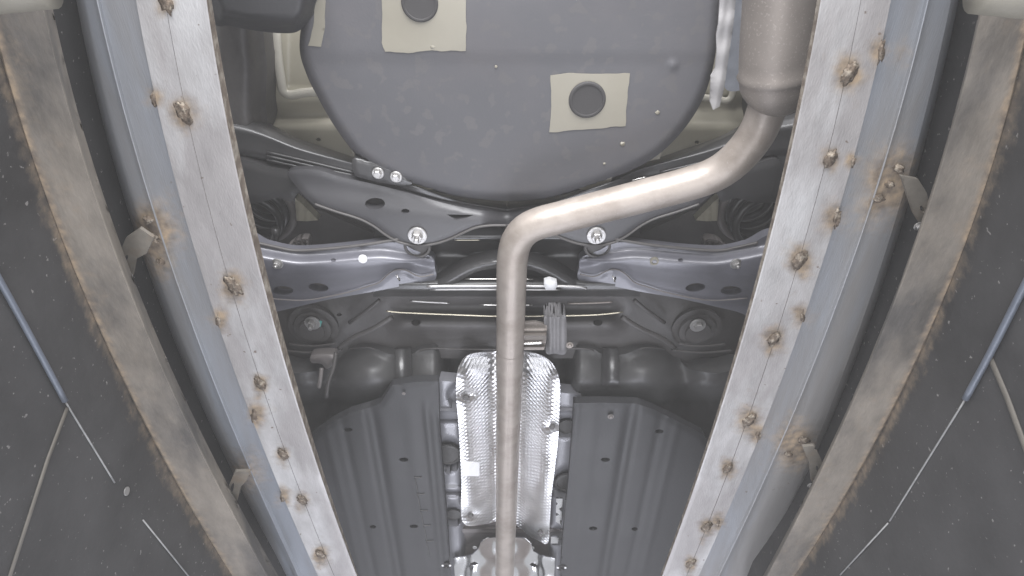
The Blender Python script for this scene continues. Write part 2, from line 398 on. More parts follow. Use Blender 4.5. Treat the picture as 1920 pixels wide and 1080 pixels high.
for side, d in rails.items():
    s = -1 if side == 'L' else 1
    F = {k: fit(d[k]) for k in ('top', 'lip', 'seam', 'out', 'ridge', 'fil')}
    rl = thing('steel_rail', V(F['out'](540), 540, HR), 'welded galvanised steel rail with rusty spots along the %s of the opening' % ('left' if s < 0 else 'right'), 'rail', 'steel rails along the pit opening')
    sp = [(x, y, r * random.uniform(.95, 1.5), random.uniform(1.1, 1.6)) for x, y, r in d['seam_w']] + [(x + random.uniform(-9, 9), y + random.uniform(8, 26), r * random.uniform(.5, .9), random.uniform(.6, 1.0)) for x, y, r in d['seam_w']] + [(x, y, r * 1.4, 1.2) for x, y, r in d['edge_w']]
    def spots2(f, sp=sp):
        hf = halo(sp)
        return hf
    gap = 2.0
    seam_in = lambda y, F=F: F['seam'](y) - s * .4
    seam_out = lambda y, F=F: F['seam'](y) + s * .4
    lip2 = lambda y, F=F: F['lip'](y) + s * 3
    # inner flat bar: worn edge, face, groove at the joint
    strip('inner_edge', [(F['top'], HR + .022 if s < 0 else HR + .012), (F['lip'], HR + .001)], 'edge_steel', rl, 3)
    strip('inner_flat_bar', [(F['lip'], HR + .001), (lip2, HR), (seam_in, HR), (seam_in, HR + .004)], 'galv', rl, 8, halo(sp))
    strip('outer_flat_bar', [(seam_out, HR + .004), (seam_out, HR + .0008), (F['out'], HR + .0008), (F['out'], HR + .010)], 'galv', rl, 8, halo(sp))
    # channel behind, with a pressed ridge and a rounded outer corner
    out_in = lambda y, F=F: F['out'](y) - s * 12
    r1 = lambda y, F=F: F['ridge'](y) - s * 5
    r2 = lambda y, F=F: F['ridge'](y) + s * 4
    r3 = lambda y, F=F: F['ridge'](y) + s * 9
    fl = [(out_in, HR + .011), (r1, HR + .011), (F['ridge'], HR + .0075), (r2, HR + .0080), (r3, HR + .0095), (F['fil'], HR + .0125)]
    for k in range(1, 7):
        a = k / 6 * math.pi / 2; rr = 26
        fl.append((lambda y, F=F, k=k, a=a: F['fil'](y) + s * (15 * math.sin(a)), HR + .014 + .035 * (1 - math.cos(a))))
    fl.append((lambda y, F=F: F['fil'](y) + s * 4, HR + .19))
    strip('channel', fl, 'galv_blue', rl, 4, halo(d['patch'] + [(x + s * 8, y, r * 1.1, .6) for x, y, r in d['edge_w']]))
    fy = np.linspace(-200, 1140, 40)
    tube('fold_edge', P(F['ridge'](fy) + s * 1.5, fy, np.full(40, HR + .0078)), .0013, 'galv_blue', rl, 8)
    for i, (x, y, r) in enumerate(d['seam_w']):
        k = r / scale_at(y, HR)
        blob('weld_bead', V(x, y, HR - .001), (k * .60, k * 1.05, .0026), 'weld', rl, i + (50 if s > 0 else 0), s * .25)
    for i, (x, y, r) in enumerate(d['edge_w']):
        k = r / scale_at(y, HR)
        blob('weld_bead', V(x + s * 1, y, HR + .003), (k * .42, k * 1.25, .0045), 'weld', rl, i + 20 + (50 if s > 0 else 0), s * -.22)
    for i, (x, y, r) in enumerate(d['lumps']):
        k = r / scale_at(y, HR)
        blob('weld_bead', V(x, y, HR + .010), (k * 1.1, k * .8, .006), 'weld', rl, i + 90 + (50 if s > 0 else 0), .4)
    # folded brackets holding the channel to the angle
    if s < 0: br = [([(262,428),(288,446),(274,476),(254,486),(248,518),(222,510),(226,470),(236,446)], ellipse(234, 488, 4, 11, .5, 10), (241, 516)),
                    ([(470,884),(462,902),(452,912),(440,955),(421,948),(426,918),(440,884)], ellipse(434, 918, 3, 13, .3, 10), (437, 956))]
    else: br = [([(1690,330),(1722,336),(1738,362),(1744,388),(1728,424),(1714,402),(1704,374)], ellipse(1729, 392, 3.5, 7, -.4, 10), (1722, 424)),
                ([(1505,838),(1528,836),(1540,862),(1546,884),(1534,912),(1522,903),(1518,868)], ellipse(1533, 880, 2.5, 7, -.3, 10), (1520, 910))]
    for q, hole, bo in br:
        sheet('bracket', q, 'bracket_steel', rl, hf=lambda px, py, dd: .660 + .008 * sstep(np.abs(px - 960), 640, 760) + .02 * np.exp(-dd / 6.0) * 0, holes=[hole], step=4, thick=.005, round_=False)
        bolt(bo[0], bo[1], .660, .0055, rl, True, 'zinc', 'bolt')

angles = {
 'L': dict(top=[(100,0),(135,180),(165,285),(220,450),(256,540),(350,735),(420,890),(500,1050)],
           inn=[(82,0),(105,125),(150,270),(210,450),(240,540),(280,625),(350,790),(425,940),(480,1040)],
           out=[(0,85),(30,200),(75,335),(115,440),(157,545),(220,680),(280,810),(350,940),(435,1075)]),
 'R': dict(top=[(1838,0),(1806,160),(1746,360),(1683,540),(1610,715),(1535,880),(1437,1070)],
           inn=[(1842,0),(1810,160),(1750,360),(1720,440),(1686,540),(1615,715),(1540,880),(1480,1005),(1442,1070)],
           out=[(1917,75),(1900,175),(1865,295),(1840,375),(1805,465),(1777,535),(1735,640),(1690,730),(1630,840),(1580,935),(1520,1035)])}
HA = .60
for side, d in angles.items():
    s = -1 if side == 'L' else 1
    F = {k: fit(d[k]) for k in d}
    o2 = lambda y, F=F: F['out'](y) + s * 2.5
    def rustf(x, y, c, F=F, s=s):
        e = np.abs(x - F['out'](y)); top = np.clip(1.15 - y / 1300.0, .15, 1)
        r = .95 * np.exp(-(e / 7.0) ** 2) * (.55 + .45 * top) + .20 * top * np.exp(-(e / 60.0) ** 2)
        return r
    o = strip('angle_beam', [(F['top'], HA + .05), (F['inn'], HA + .002), (lambda y, F=F: F['inn'](y) + s * 3, HA), (F['out'], HA), (o2, HA + .004), (o2, HA + .05)],
              'angle_steel', None, 6, rustf, rough_edge={0: .016, 1: .010, 2: .006})
    tag(o, 'weathered steel angle with a rust-streaked outer edge beside the %s pit wall' % ('left' if s < 0 else 'right'), 'steel beam', 'steel angles along the pit walls')
    # pit wall below the angle
    yy = np.linspace(0, 1080, 40); wp = P(F['out'](yy), yy, np.full(40, HA)); wc = np.polyfit(wp[:, 1], wp[:, 0], 2)
    def wx(y, s=s, wc=wc): return float(np.polyval(wc, min(max(y, -.05), 1.15))) + s * .004
    def PW(px, py, off=0.0, s=s, wx=wx):
        x = s * .5
        for _ in range(12): x = wx(PX(px, py, x).y) - s * off
        return PX(px, py, x)
    ny, nz = 130, 46; vs = []; ra = []; fs = []
    ys = np.linspace(-.45, 2.1, ny); zz = np.concatenate([np.concatenate([[HA + .28, HA + .15], np.linspace(HA + .03, HA - .11, 20)]), np.linspace(HA - .125, -.45, 24)])
    for z in zz:
        for y in ys:
            vs.append((wx(y), y, z + ZC))
            ra.append(float(.72 * math.exp(-((HA - z) / .0115) ** 2) * (.75 + .45 * mnoise.noise(Vector((y * 4, s * 3, 0))))))
    for i in range(nz - 1):
        for j in range(ny - 1):
            a = i * ny + j; q = (a, a + 1, a + ny + 1, a + ny); fs.append(q if s < 0 else q[::-1])
    wl = mk('pit_wall', vs, fs, 'wall_steel', None, False, None, ra); wl['kind'] = 'structure'
    wl['label'] = 'dark speckled steel pit wall on the %s side' % ('left' if s < 0 else 'right')
    if s < 0:
        cp = [(-90, 370), (0, 527), (62, 640), (122, 752)]; ln = [(124, 756), (215, 905)]; ln2 = [(268, 975), (355, 1082)]; bs = [(126, 765), (90, 860), (18, 1082)]
    else:
        cp = [(2000, 385), (1920, 538), (1858, 660), (1810, 748)]; ln = [(1808, 752), (1668, 977)]; ln2 = [(1665, 981), (1575, 1078)]; bs = [(1857, 672), (1888, 745), (1922, 838), (1960, 930)]
    c = tube('conduit', [PW(*q, .004) for q in catmull(cp, -4)], .0032 if s < 0 else .0036, 'blue_pipe', None, 10)
    tag(c, 'blue-grey conduit pipe running along the upper part of the %s pit wall' % ('left' if s < 0 else 'right'), 'pipe', 'conduits on the pit walls')
    tube('panel_seam', [PW(*(np.array(ln[0]) + (np.array(ln[1]) - np.array(ln[0])) * k / 8), .001) for k in range(9)], .0011 if s < 0 else .0011, 'pale_seam', wl, 6)
    tube('panel_seam', [PW(*q, .001) for q in ln2], .0011, 'pale_seam', wl, 6)
    b = tube('edge_batten', [PW(*q, .001) for q in bs], .0026 if s < 0 else .0036, 'brown_strip', None, 8, flat=.5)
    tag(b, 'narrow pale brown strip slanting down the %s pit wall from the conduit' % ('left' if s < 0 else 'right'), 'strip', 'strips on the pit walls')
    if s < 0: WBP = PW(237, 921, .001)
    # dark slab over the gap between the angle and the rail
    xs = sorted((s * .475, s * 1.3))
    fl_ = box('floor_slab', ((xs[0] + xs[1]) / 2, 1.0, ZC + .90), (xs[1] - xs[0], 3.2, .05), 'slab', None, .004); fl_['kind'] = 'structure'
    # stubby pale tube across the corner
    q0, q1 = ((-140, 0), (92, -22)) if s < 0 else ((1836, -18), (2060, 6))
    t = tube('support_tube', [V(q0[0], q0[1], .5), V((q0[0] + q1[0]) / 2, (q0[1] + q1[1]) / 2, .5), V(q1[0], q1[1], .5)], .014 if s < 0 else .016, 'tube_cream', None, 20)
    tag(t, 'pale cream tube end crossing the upper %s corner above the angle' % ('left' if s < 0 else 'right'), 'tube', 'pale tubes in the upper corners')
wb = lathe('wall_bolt', 'washer', BOLT, WBP, .0058, 'zinc', None, 24, (0, R(-90), 0))
tag(wb, 'small round zinc bolt head on the left pit wall below the seam', 'bolt')

# ------------------------------------------------------------------ added haze volume lifting the blacks, stands in for lens veil
hz = box('veil_haze', (0, .9, ZC - .025), (3.4, 5.8, 2.95), None, None, 0)
hm = bpy.data.materials.new('veil_haze'); hm.use_nodes = True; hm.node_tree.nodes.clear()
o_ = hm.node_tree.nodes.new('ShaderNodeOutputMaterial'); v_ = hm.node_tree.nodes.new('ShaderNodeVolumePrincipled')
v_.inputs['Density'].default_value = .031; v_.inputs['Color'].default_value = (.96, .945, .93, 1)
hm.node_tree.links.new(v_.outputs[0], o_.inputs['Volume']); hz.data.materials.append(hm); hz['kind'] = 'stuff'

# ------------------------------------------------------------------ the car
car = thing('car', (0, .9, ZC + .95), 'underside of a raised car with beige exhaust pipe, grey wheel well and black suspension', 'car')
def part(*a, **k): return sheet(*a[:3], car, **k)

mk('floor_pan', [(-.95, -.2, ZC + 1.34), (.95, -.2, ZC + 1.34), (.95, 3.4, ZC + 1.34), (-.95, 3.4, ZC + 1.34), (-.95, -.2, ZC + 1.37), (.95, -.2, ZC + 1.37), (.95, 3.4, ZC + 1.37), (-.95, 3.4, ZC + 1.37)],
   [(0, 3, 2, 1), (4, 5, 6, 7), (0, 1, 5, 4), (1, 2, 6, 5), (2, 3, 7, 6), (3, 0, 4, 7)], 'dark_steel', car, False)

# boot floor in body colour, dished beside the wheel well
def hboot(px, py, d):
    h = 1.15 + 0 * px
    h = h + .010 * sstep(px, 526, 540) * (1 - sstep(py, 164, 176)) * (px < 800)
    h = h + .020 * np.exp(-((py - 214 + (px - 560) * .02) / 11.0) ** 2) * .6
    h = h - .02 * sstep(505 - px, 0, 26) - .010 * sstep(py, 220, 238)
    return h
part('boot_floor', [(492,-240),(1415,-240),(1415,220),(1392,262),(1330,285),(1240,300),(1200,330),(950,400),(750,352),(640,318),(560,280),(498,232),(486,120)], 'cream', hf=hboot, step=9, thick=.03, round_=False, holes=[ellipse(597, 262, 4.5, 3.6), ellipse(1307, 267, 4.5, 3.6)], label='cream painted boot floor beside the wheel well')
tube('sealant_bead', [V(*q) for q in catmull([(516,40,1.140),(520,100,1.140),(527,150,1.140),(532,172,1.140),(546,178,1.140),(570,174,1.140),(598,172,1.140)], 5)], .0085, 'cream_seal', car, 10, 'off-white line of seam sealant', flat=.5)
tube('sealant_bead', [V(*q) for q in catmull([(1318,183,1.140),(1345,186,1.140),(1362,189,1.140),(1372,180,1.140),(1374,160,1.140)], 5)], .0065, 'cream_seal', car, 10, flat=.5)
# dark side members behind the rails
part('side_member', [(380,-260),(470,-260),(494,62),(500,120),(498,200),(500,240),(470,300),(400,330),(380,200)], 'dark_steel', hf=lambda px, py, d: 1.09 - .05 * sstep(d, 0, 40), step=10, thick=.06)
part('side_member', [(1500,-260),(1400,-260),(1400,100),(1408,200),(1415,300),(1440,360),(1520,360)], 'dark_steel', hf=lambda px, py, d: 1.10 - .03 * sstep(d, 0, 40), step=10, thick=.06)

# spare wheel well
WELL = [(660,-215),(610,-140),(583,-60),(566,40),(562,95),(575,140),(592,175),(618,222),(645,262),(668,290),(700,313),(748,338),(810,357),(870,370),(950,377),(1020,373),(1100,352),(1160,330),(1215,303),(1255,272),(1290,232),(1318,185),(1336,130),(1346,60),(1350,-60),(1326,-140),(1270,-215),(1120,-262),(960,-275),(800,-262)]
def hwell(px, py, d):
    h = 1.0 + .03 * (1 - np.sqrt(np.clip(1 - (1 - np.clip(d / 16.0, 0, 1)) ** 2, 0, 1)))
    h = h - .0022 * (1 - sstep(py, 92, 126))
    h = h + .002 * np.sin(px * .012) * np.sin(py * .017 + 1)
    h = h + .003 * np.exp(-((px - 1262) / 7) ** 2 - ((py - 122) / 7) ** 2) * -2
    return h
well = part('spare_wheel_well', WELL, 'underseal', hf=hwell, step=7, thick=.05, label='grey sealed spare wheel well bulging down')
def wob(pts, a, seed):
    p = straight(pts, 9); return [(x + a * mnoise.noise(Vector((x * .05, y * .05, seed))), y + a * mnoise.noise(Vector((x * .05, y * .05, seed + 9)))) for x, y in p]
for q, sd, hole in (([(717,-50),(872,-50),(874,30),(873,96),(800,95),(765,99),(722,97),(715,80)], 1, (787, 5)), ([(1033,142),(1065,137),(1110,139),(1181,138),(1176,190),(1172,236),(1110,242),(1030,248),(1034,200)], 2, (1101, 187))):
    sheet('bare_patch', wob(q, 2.0, sd), 'bare_patch', well, hf=lambda px, py, d: hwell(px, py, 0 * px + 200) - .0012, step=8, thick=.0014, round_=False, label='cream square left bare of sealant')
    lathe('rubber_plug', 'plug', [(0, -.1), (1.1, -.1), (1.1, .05), (1.02, .12), (.93, .12), (.90, .06), (.80, .05), (.4, .06), (.05, .06)], V(hole[0], hole[1], float(hwell(np.array([hole[0]*1.]), np.array([hole[1]*1.]), np.array([200.]))[0]) - .0012), 31.5 / scale_at(hole[1], 1.0), 'plug_rubber', well, 40, label='round dark rubber drain plug')
sheet('bare_patch', wob([(592,-50),(612,-50),(609,50),(602,88),(578,86),(588,50)], 2, 4), 'bare_patch', well, hf=lambda px, py, d: hwell(px, py, 0 * px + 22 + (px - 580)) - .0015, step=6, thick=.0014, round_=False)
for i, (x, y, r) in enumerate([(1233,211,4),(1167,270,4.5),(1133,307,2.6),(812,88,5),(930,125,2.5)]):
    blob('sealant_drip', V(x, y, float(hwell(np.array([x]), np.array([y]), np.array([60.]))[0]) - .0005), (r / 1200, r / 1300, .0012), 'bare_patch', well, i + 300, .3)
part('plastic_cover', [(395,-60),(590,-60),(588,15),(576,42),(556,60),(520,62),(470,56),(430,48),(400,40)], 'cover_plastic', hf=lambda px, py, d: 1.0 - .05 * sstep(d, 0, 26) - .01 * sstep(py, 46, 30), step=7, thick=.06, label='dark plastic cover at the rear corner')

# crimped alloy shield beside the muffler
part('muffler_shield_flange', [(1353,-50),(1384,-50),(1376,40),(1366,110),(1358,165),(1349,200),(1337,206),(1331,190),(1333,142),(1341,128),(1344,95),(1343,66),(1347,45),(1350,0)], 'shield_flange', hf=lambda px, py, d: .985 + .0015 * np.sin(py * .11) + .001 * np.sin(px * .3 + py * .05), step=4, thick=.003, edge=.002, ew=5, round_=False, label='pale crimped edge of the alloy heat shield')
part('muffler_shield', [(1384,-50),(1420,-50),(1410,60),(1402,120),(1398,164),(1360,166),(1366,110),(1376,40)], 'shield_wall', hf=lambda px, py, d: 1.005 + (px - 1366) * .0012 + .0015 * np.sin(py * .16) * np.sin(px * .1), step=5, thick=.003, label='blue-grey alloy heat shield wall')

# exhaust
cl = [(944,1150,1.02),(948,1010,1.0),(950.5,900,.982),(953,800,.967),(955.5,680,.948),(957.5,600,.938),(959,530,.928),(961,484,.926),(969,452,.925),(987,430,.925),(1015,417,.925),(1050,408,.925),(1100,395,.924),(1200,369,.92),(1290,345,.914),(1338,328,.91),(1374,304,.904),(1404,272,.898),(1424,240,.893),(1437,206,.889),(1443,180,.887)]
pp = catmull(cl, 9)
exh = tube('exhaust_pipe', [V(*q) for q in pp], .0268, 'pipe_steel', car, 40, 'beige steel exhaust pipe bent sideways to the muffler')
tube('pipe_joint', [V(*q) for q in [(955.3,690,.9495),(955.8,668,.946),(956.2,655,.944)]], [.0270, .0276, .0270], 'pipe_steel', exh, 40, cap=False)
mu = catmull([(1488,-300,.885),(1478,-150,.885),(1466,0,.885),(1460,60,.885),(1456,110,.885)], -6).tolist() + [(1455,132,.885),(1454.5,140,.885),(1454,146,.885),(1453.5,154,.885),(1452,167,.885),(1450,180,.885),(1447,192,.886),(1444,200,.887)]
mr = [.0485] * (len(mu) - 8) + [.0485, .0512, .0486, .0474, .0460, .0425, .0360, .0282]
ml = tube('muffler', [V(*q) for q in mu], mr, 'muffler_steel', car, 48, 'dull speckled steel muffler with a welded seam')
# hanger beside the pipe
hb = part('hanger_bracket', [(972,606),(1004,604),(1026,610),(1024,640),(1020,656),(974,656)], 'muffler_steel', hf=lambda px, py, d: .955 + .03 * sstep(py, 606, 622) * 0 - .022 * np.exp(-((py - 630) / 7.0) ** 2) + .012 * np.exp(-((py - 645) / 4.0) ** 2), step=4, thick=.006, round_=False)
rod('hanger_rod', [(976,643,.95),(1000,643,.947),(1017,642,.947)], .0032, 'bright_line', hb)
hr = part('hanger_rubber', [(1024,590),(1050,588),(1060,592),(1063,620),(1061,662),(1040,663),(1024,662),(1026,630),(1020,605)], 'hanger_rubber', hf=lambda px, py, d: .945 + .012 * (1 - sstep(d, 0, 8)) + .004 * np.sin((px - 1022) * .45), step=4, thick=.035, label='ribbed grey rubber exhaust hanger')
bolt(1068, 647, .955, .0075, car, False, 'muffler_steel')

# rear crossmember behind the well: left and right diagonals
def loftx(name, lines, mat, parent, n=60, label=None, thick=None):
    """lines across the car: lists of (px, py, h)"""
    cols = []
    for l in lines:
        c = catmull(l, -8); t = np.linspace(0, len(c) - 1, n); cols.append(np.stack([np.interp(t, np.arange(len(c)), c[:, k]) for k in range(3)], 1))
    cols = np.array(cols); fine = []
    for i in range(len(cols) - 1):
        for k in range(3): fine.append(cols[i] * (1 - k / 3) + cols[i + 1] * k / 3)
    fine.append(cols[-1]); vs = np.concatenate([P(c[:, 0], c[:, 1], c[:, 2]) for c in fine]); fs = []
    for i in range(len(fine) - 1):
        for j in range(n - 1): fs.append((i * n + j, i * n + j + 1, (i + 1) * n + j + 1, (i + 1) * n + j))
    v0, v1, v2 = vs[fs[n // 2][0]], vs[fs[n // 2][1]], vs[fs[n // 2][2]]
    if np.cross(v1 - v0, v2 - v0)[2] > 0: fs = [f[::-1] for f in fs]
    return mk(name, vs, fs, mat, parent, True, label)
LB = [[(400,200,1.12),(485,222,1.11),(550,255,1.10),(620,280,1.10),(690,304,1.10),(760,333,1.10),(850,365,1.09),(950,378,1.09)],
      [(400,215,1.05),(480,232,1.05),(550,262,1.05),(620,288,1.05),(690,310,1.05),(760,338,1.05),(850,369,1.05),(950,384,1.05)],
      [(400,236,1.03),(480,250,1.03),(560,280,1.03),(640,301,1.03),(700,317,1.03),(770,343,1.03),(860,374,1.03),(950,388,1.04)],
      [(400,252,1.03),(490,268,1.03),(570,291,1.03),(650,312,1.03),(710,327,1.03),(780,350,1.01),(865,378,1.02),(950,392,1.03)],
      [(400,280,1.028),(490,291,1.028),(570,308,1.028),(650,325,1.028),(710,338,1.028),(780,359,1.01),(865,383,1.02),(950,396,1.03)],
      [(400,320,1.06),(490,315,1.06),(570,325,1.06),(650,342,1.06),(710,352,1.06),(780,372,1.06),(865,392,1.06),(950,402,1.06)]]
cmb = {}
for s, mm in ((-1, lambda l: l), (1, lambda l: mir(l))):
    c = loftx('rear_crossmember', [mm(l) for l in LB], 'black_paint', car, label='black painted diagonal crossmember below the wheel well')
    cmb[s] = c
    for dy, hh in ((6, 1.026), (13, 1.024), (20, 1.025)):
        rod('stiffening_rib', mm([(500, 279 + dy, hh + .002), (570, 295 + dy, hh), (620, 307 + dy, hh), (664, 318 + dy * .85, hh + .001)]), .0024, 'black_paint', c, 8)
    rod('rib_edge', mm([(690, 332, 1.025), (703, 335, 1.024), (716, 338.5, 1.025)]), .0016, 'bright_line', c, 8)
part('mount_tab', [(662,297),(690,302),(724,309),(748,320),(766,333),(772,345),(740,347),(690,337),(664,326)], 'black_paint', hf=lambda px, py, d: 1.0035 + .004 * (1 - sstep(d, 0, 5)), step=5, thick=.03)
for x, y in ((709, 324), (743, 331)):
    lathe('flange_bolt', 'flange', [(0, 0), (1.0, 0), (1.0, .2), (.9, .28), (.72, .28)], V(x, y, 1.002), .0105, 'zinc', cmb[-1], 24)
    lathe('hex_head', 'nut', NUT, V(x, y, 1.001), .0120, 'zinc', cmb[-1], 6, smooth=False)
# body edge flanges with small holes beside the well
for mm in (lambda l: l, mir):
    part('well_flange', mm([(655,268),(672,280),(690,290),(708,299),(724,307),(712,309),(690,303),(664,298)]), 'bare_patch', hf=lambda px, py, d: 1.035 + 0 * px, step=4, thick=.006, round_=False, holes=[ellipse(*mm([(694, 297.)])[0], 3, 2.0, 0, 8)])
    part('well_flange', mm([(752,328),(770,332),(784,338),(796,346),(816,354),(800,357),(775,349),(756,340)]), 'bare_patch', hf=lambda px, py, d: 1.02 + 0 * px, step=4, thick=.006, round_=False, holes=[ellipse(*mm([(770, 337.)])[0], 3, 2.0, 0, 8)])

# subframe plate with two tongues
half = [(540,322),(556,350),(590,384),(630,398),(672,411),(700,425),(724,442),(748,455),(778,461),(812,459),(842,450),(868,438),(892,428),(920,424),(950,424)]
top = [(590,318),(640,332),(700,345),(760,360),(830,380),(900,394),(950,398)]
out = half + mir(half[::-1][1:]) + mir(top) + top[::-1][1:]
def hsub(px, py, d):
    q = np.where(px > AX / 2, AX - px, px)
    h = .995 + .005 * np.exp(-((py - (364 + (q - 640) * .12)) / 18.0) ** 2)
    h = h + .010 * (1 - sstep(py, 340 + (q - 640) * .14, 376 + (q - 640) * .14))
    h = h + .018 * sstep(q, 900, 950)
    return h
hl = [ellipse(703, 382, 19, 11, -.05), ellipse(760, 396, 8, 4.6, 0, 10), np.array([(838,402),(888,403),(874,409),(855,413)]), ellipse(1141, 396, 8, 4.6, 0, 10)]
sub = part('subframe_plate', out, 'plate_paint', hf=hsub, holes=hl, step=6, thick=.022, edge=.004, ew=5, label='black pressed subframe plate with two rounded tongues')
# bead along the lower edge of the plate
for mm in (lambda l: l, mir):
    rod('rolled_edge', mm([(x, y - 1.2, .996) for x, y in half[2:]]), .0024, 'dark_steel', sub, 8, -5)
for x in (783, 1118):
    lathe('bushing', 'bush', [(0, -.6), (1.0, -.6), (1.0, .45), (.93, .52), (.80, .52), (.77, .3), (.5, .3)], V(x + 1, 456, 1.012), .0255, 'dark_steel', sub, 32)
    bolt(x, 441, .994, .0175, sub, True)
# end bracket, spring tower and spring on each side
for s, mm in ((-1, lambda l: l), (1, mir)):
    eb = part('end_bracket', mm([(440,300),(500,312),(560,322),(606,332),(640,352),(612,372),(592,384),(560,362),(548,378),(520,372),(480,380),(440,370)]), 'black_paint', hf=lambda px, py, d, mm=mm: 1.0245 - .004 * sstep(d, 0, 14), step=6, thick=.03, holes=[ellipse(*mm([(564., 346.)])[0], 7, 5.5, 0, 12)])
    part('tower_panel', mm([(553,371),(563,379),(580,396),(597,413),(575,415),(556,414)]), 'cream', hf=lambda px, py, d: 1.07 + .003 * np.sin(px * .5), step=5, thick=.02, round_=False, label='cream body panel seen past the spring')
    c = mm([(490., 390.)])[0]; ctr = V(c[0], c[1], 1.13)
    pts = []; seat = []
    for k in range(121):
        a = k / 120 * 5.5 * 2 * math.pi; pts.append((ctr.x + .052 * math.cos(a), ctr.y + .052 * math.sin(a), ctr.z - .08 + .17 * k / 120))
    tube('coil_spring', pts, .0075, 'spring', car, 10)
    for k in range(41):
        a = k / 40 * 2 * math.pi; seat.append((ctr.x + .066 * math.cos(a), ctr.y + .066 * math.sin(a), ctr.z - .01))
    tube('spring_seat', seat, .008, 'brace_grey', car, 10, cap=False)
    lathe('bump_stop', 'bump', [(0, 0), (.6, 0), (.7, .3), (.55, .5), (.72, .8), (.55, 1.0), (.68, 1.3), (.5, 1.5), (.3, 1.55)], ctr + Vector((0, 0, .10)), .05, 'rubber', car, 24)
    part('inner_shield', mm([(590,395),(640,412),(700,438),(738,458),(700,462),(640,470),(600,470),(560,440)]), 'dark_steel', hf=lambda px, py, d: 1.09 + 0 * px, step=8, thick=.01)
    part('bellows', mm([(535,472),(548,455),(560,449),(578,450),(574,474)]), 'brace_grey', hf=lambda px, py, d: 1.03 + .006 * np.sin(px * .75), step=3.5, thick=.02)

# lower control arms
def arm(s):
    mm = (lambda l: l) if s < 0 else mir
    ol = mm([(440,447),(500,461),(530,468),(560,471),(620,467),(680,460),(720,455),(752,456),(775,468),(795,476),(812,484),(815,500),(814,526),(760,535),(700,547),(620,561),(525,583),(440,602)])
    xq = np.array([440, 500, 560, 620, 680, 720, 760, 815.])
    yT = np.array([453, 466, 477, 474, 468, 466, 474, 486.])
    xr = np.array([440, 500, 600, 700, 760, 815.]); yR = np.array([522, 521, 515, 503, 496, 488.])
    xb = np.array([440, 500, 570, 640, 690, 714, 726, 738, 750, 762, 776, 790, 815.]); yB = np.array([556, 560, 562, 549, 534, 526, 515, 507, 504.5, 507, 515, 517.5, 513.])
    xs_ = np.arange(380, 880.)
    def sm(xx, yy, w_):
        v = np.interp(xs_, xx, yy); k = np.hanning(w_); k /= k.sum()
        return np.convolve(np.pad(v, w_ // 2, mode='edge'), k, 'valid')[:len(xs_)]
    sT, sR, sB = sm(xq, yT, 61), sm(xr, yR, 81), sm(xb, yB, 13)
    def hf(px, py, d):
        q = px if s < 0 else AX - px
        t, r, b = np.interp(q, xs_, sT), np.interp(q, xs_, sR), np.interp(q, xs_, sB)
        h = .985 + (q - 640) * .00013 - .018 * sstep(py, t - 2, t + 22)
        h = h - .004 * np.sin(np.clip((py - t) / np.maximum(r - t, 1), 0, 1) * math.pi)
        h = h + .020 * sstep(py, r - 6, np.maximum(b - 1, r + 10))
        h = h + .004 * sstep(py, b, b + 14)
        return h
    hs = [ellipse(*mm([(625., 488.)])[0], 5, 3.4, 0, 10), ellipse(*mm([(597., 539.)])[0], 19, 8, -.1 * -s * -1, 14), ellipse(*mm([(530., 545.)])[0], 20, 8.5, 0, 14), ellipse(*mm([(748., 523.)])[0], 2.2, 5, .35 * s, 8)]
    a = part('control_arm', ol, 'arm_sheen_paint', hf=hf, holes=hs, step=2.6, thick=.02, label='glossy black pressed steel control arm, lilac sheen painted in, on the %s' % ('left' if s < 0 else 'right'))
    cx = lambda l: catmull(mm(l), -6)
    rod('flange_edge', mm([(500,559,0.9648),(570,563,0.9739),(640,551,0.9830),(690,537,0.9895),(712,529,0.9924),(727,515,0.9943),(740,507,0.9960),(752,505,0.9976),(765,508.5,0.9992),(779,516,1.0011),(792,518.5,1.0028),(813,514,1.0055)]), .0014, 'brace_grey', a, 6, -6)
    rod('upper_edge', mm([(480,455,0.9632),(520,464,0.9684),(556,470,0.9731),(620,466,0.9814),(690,458,0.9905),(748,448,0.9980)]), .0030, 'dark_steel', a, 8, -6)
    e = mm([(748., 524., .99), (744., 516., .985)]) if s < 0 else mm([(748., 528., .99), (752., 518., .985)])
    rod('split_pin', [e[0], e[1]], .0018, 'bright_line', a, 6, -2)
    bx = 520 if s < 0 else 1380
    bolt(bx, 494, .9485, .0105, a, True)
    if s < 0: lathe('plug', 'cap', [(0, -.3), (1, -.3), (1, .1), (.9, .2), (.1, .22)], V(680, 486, .9682), .0082, 'white_plastic', a, 24, label='white plug in the arm')
    else: lathe('ring_plug', 'ring', [(.0, -.3), (1, -.3), (1, .12), (.9, .2), (.55, .2), (.5, -.1), (.05, -.1)], V(1227, 490, .9682), .0082, 'bare_patch', a, 24, label='pale ring in the arm')
    return a
arm(-1); arm(1)

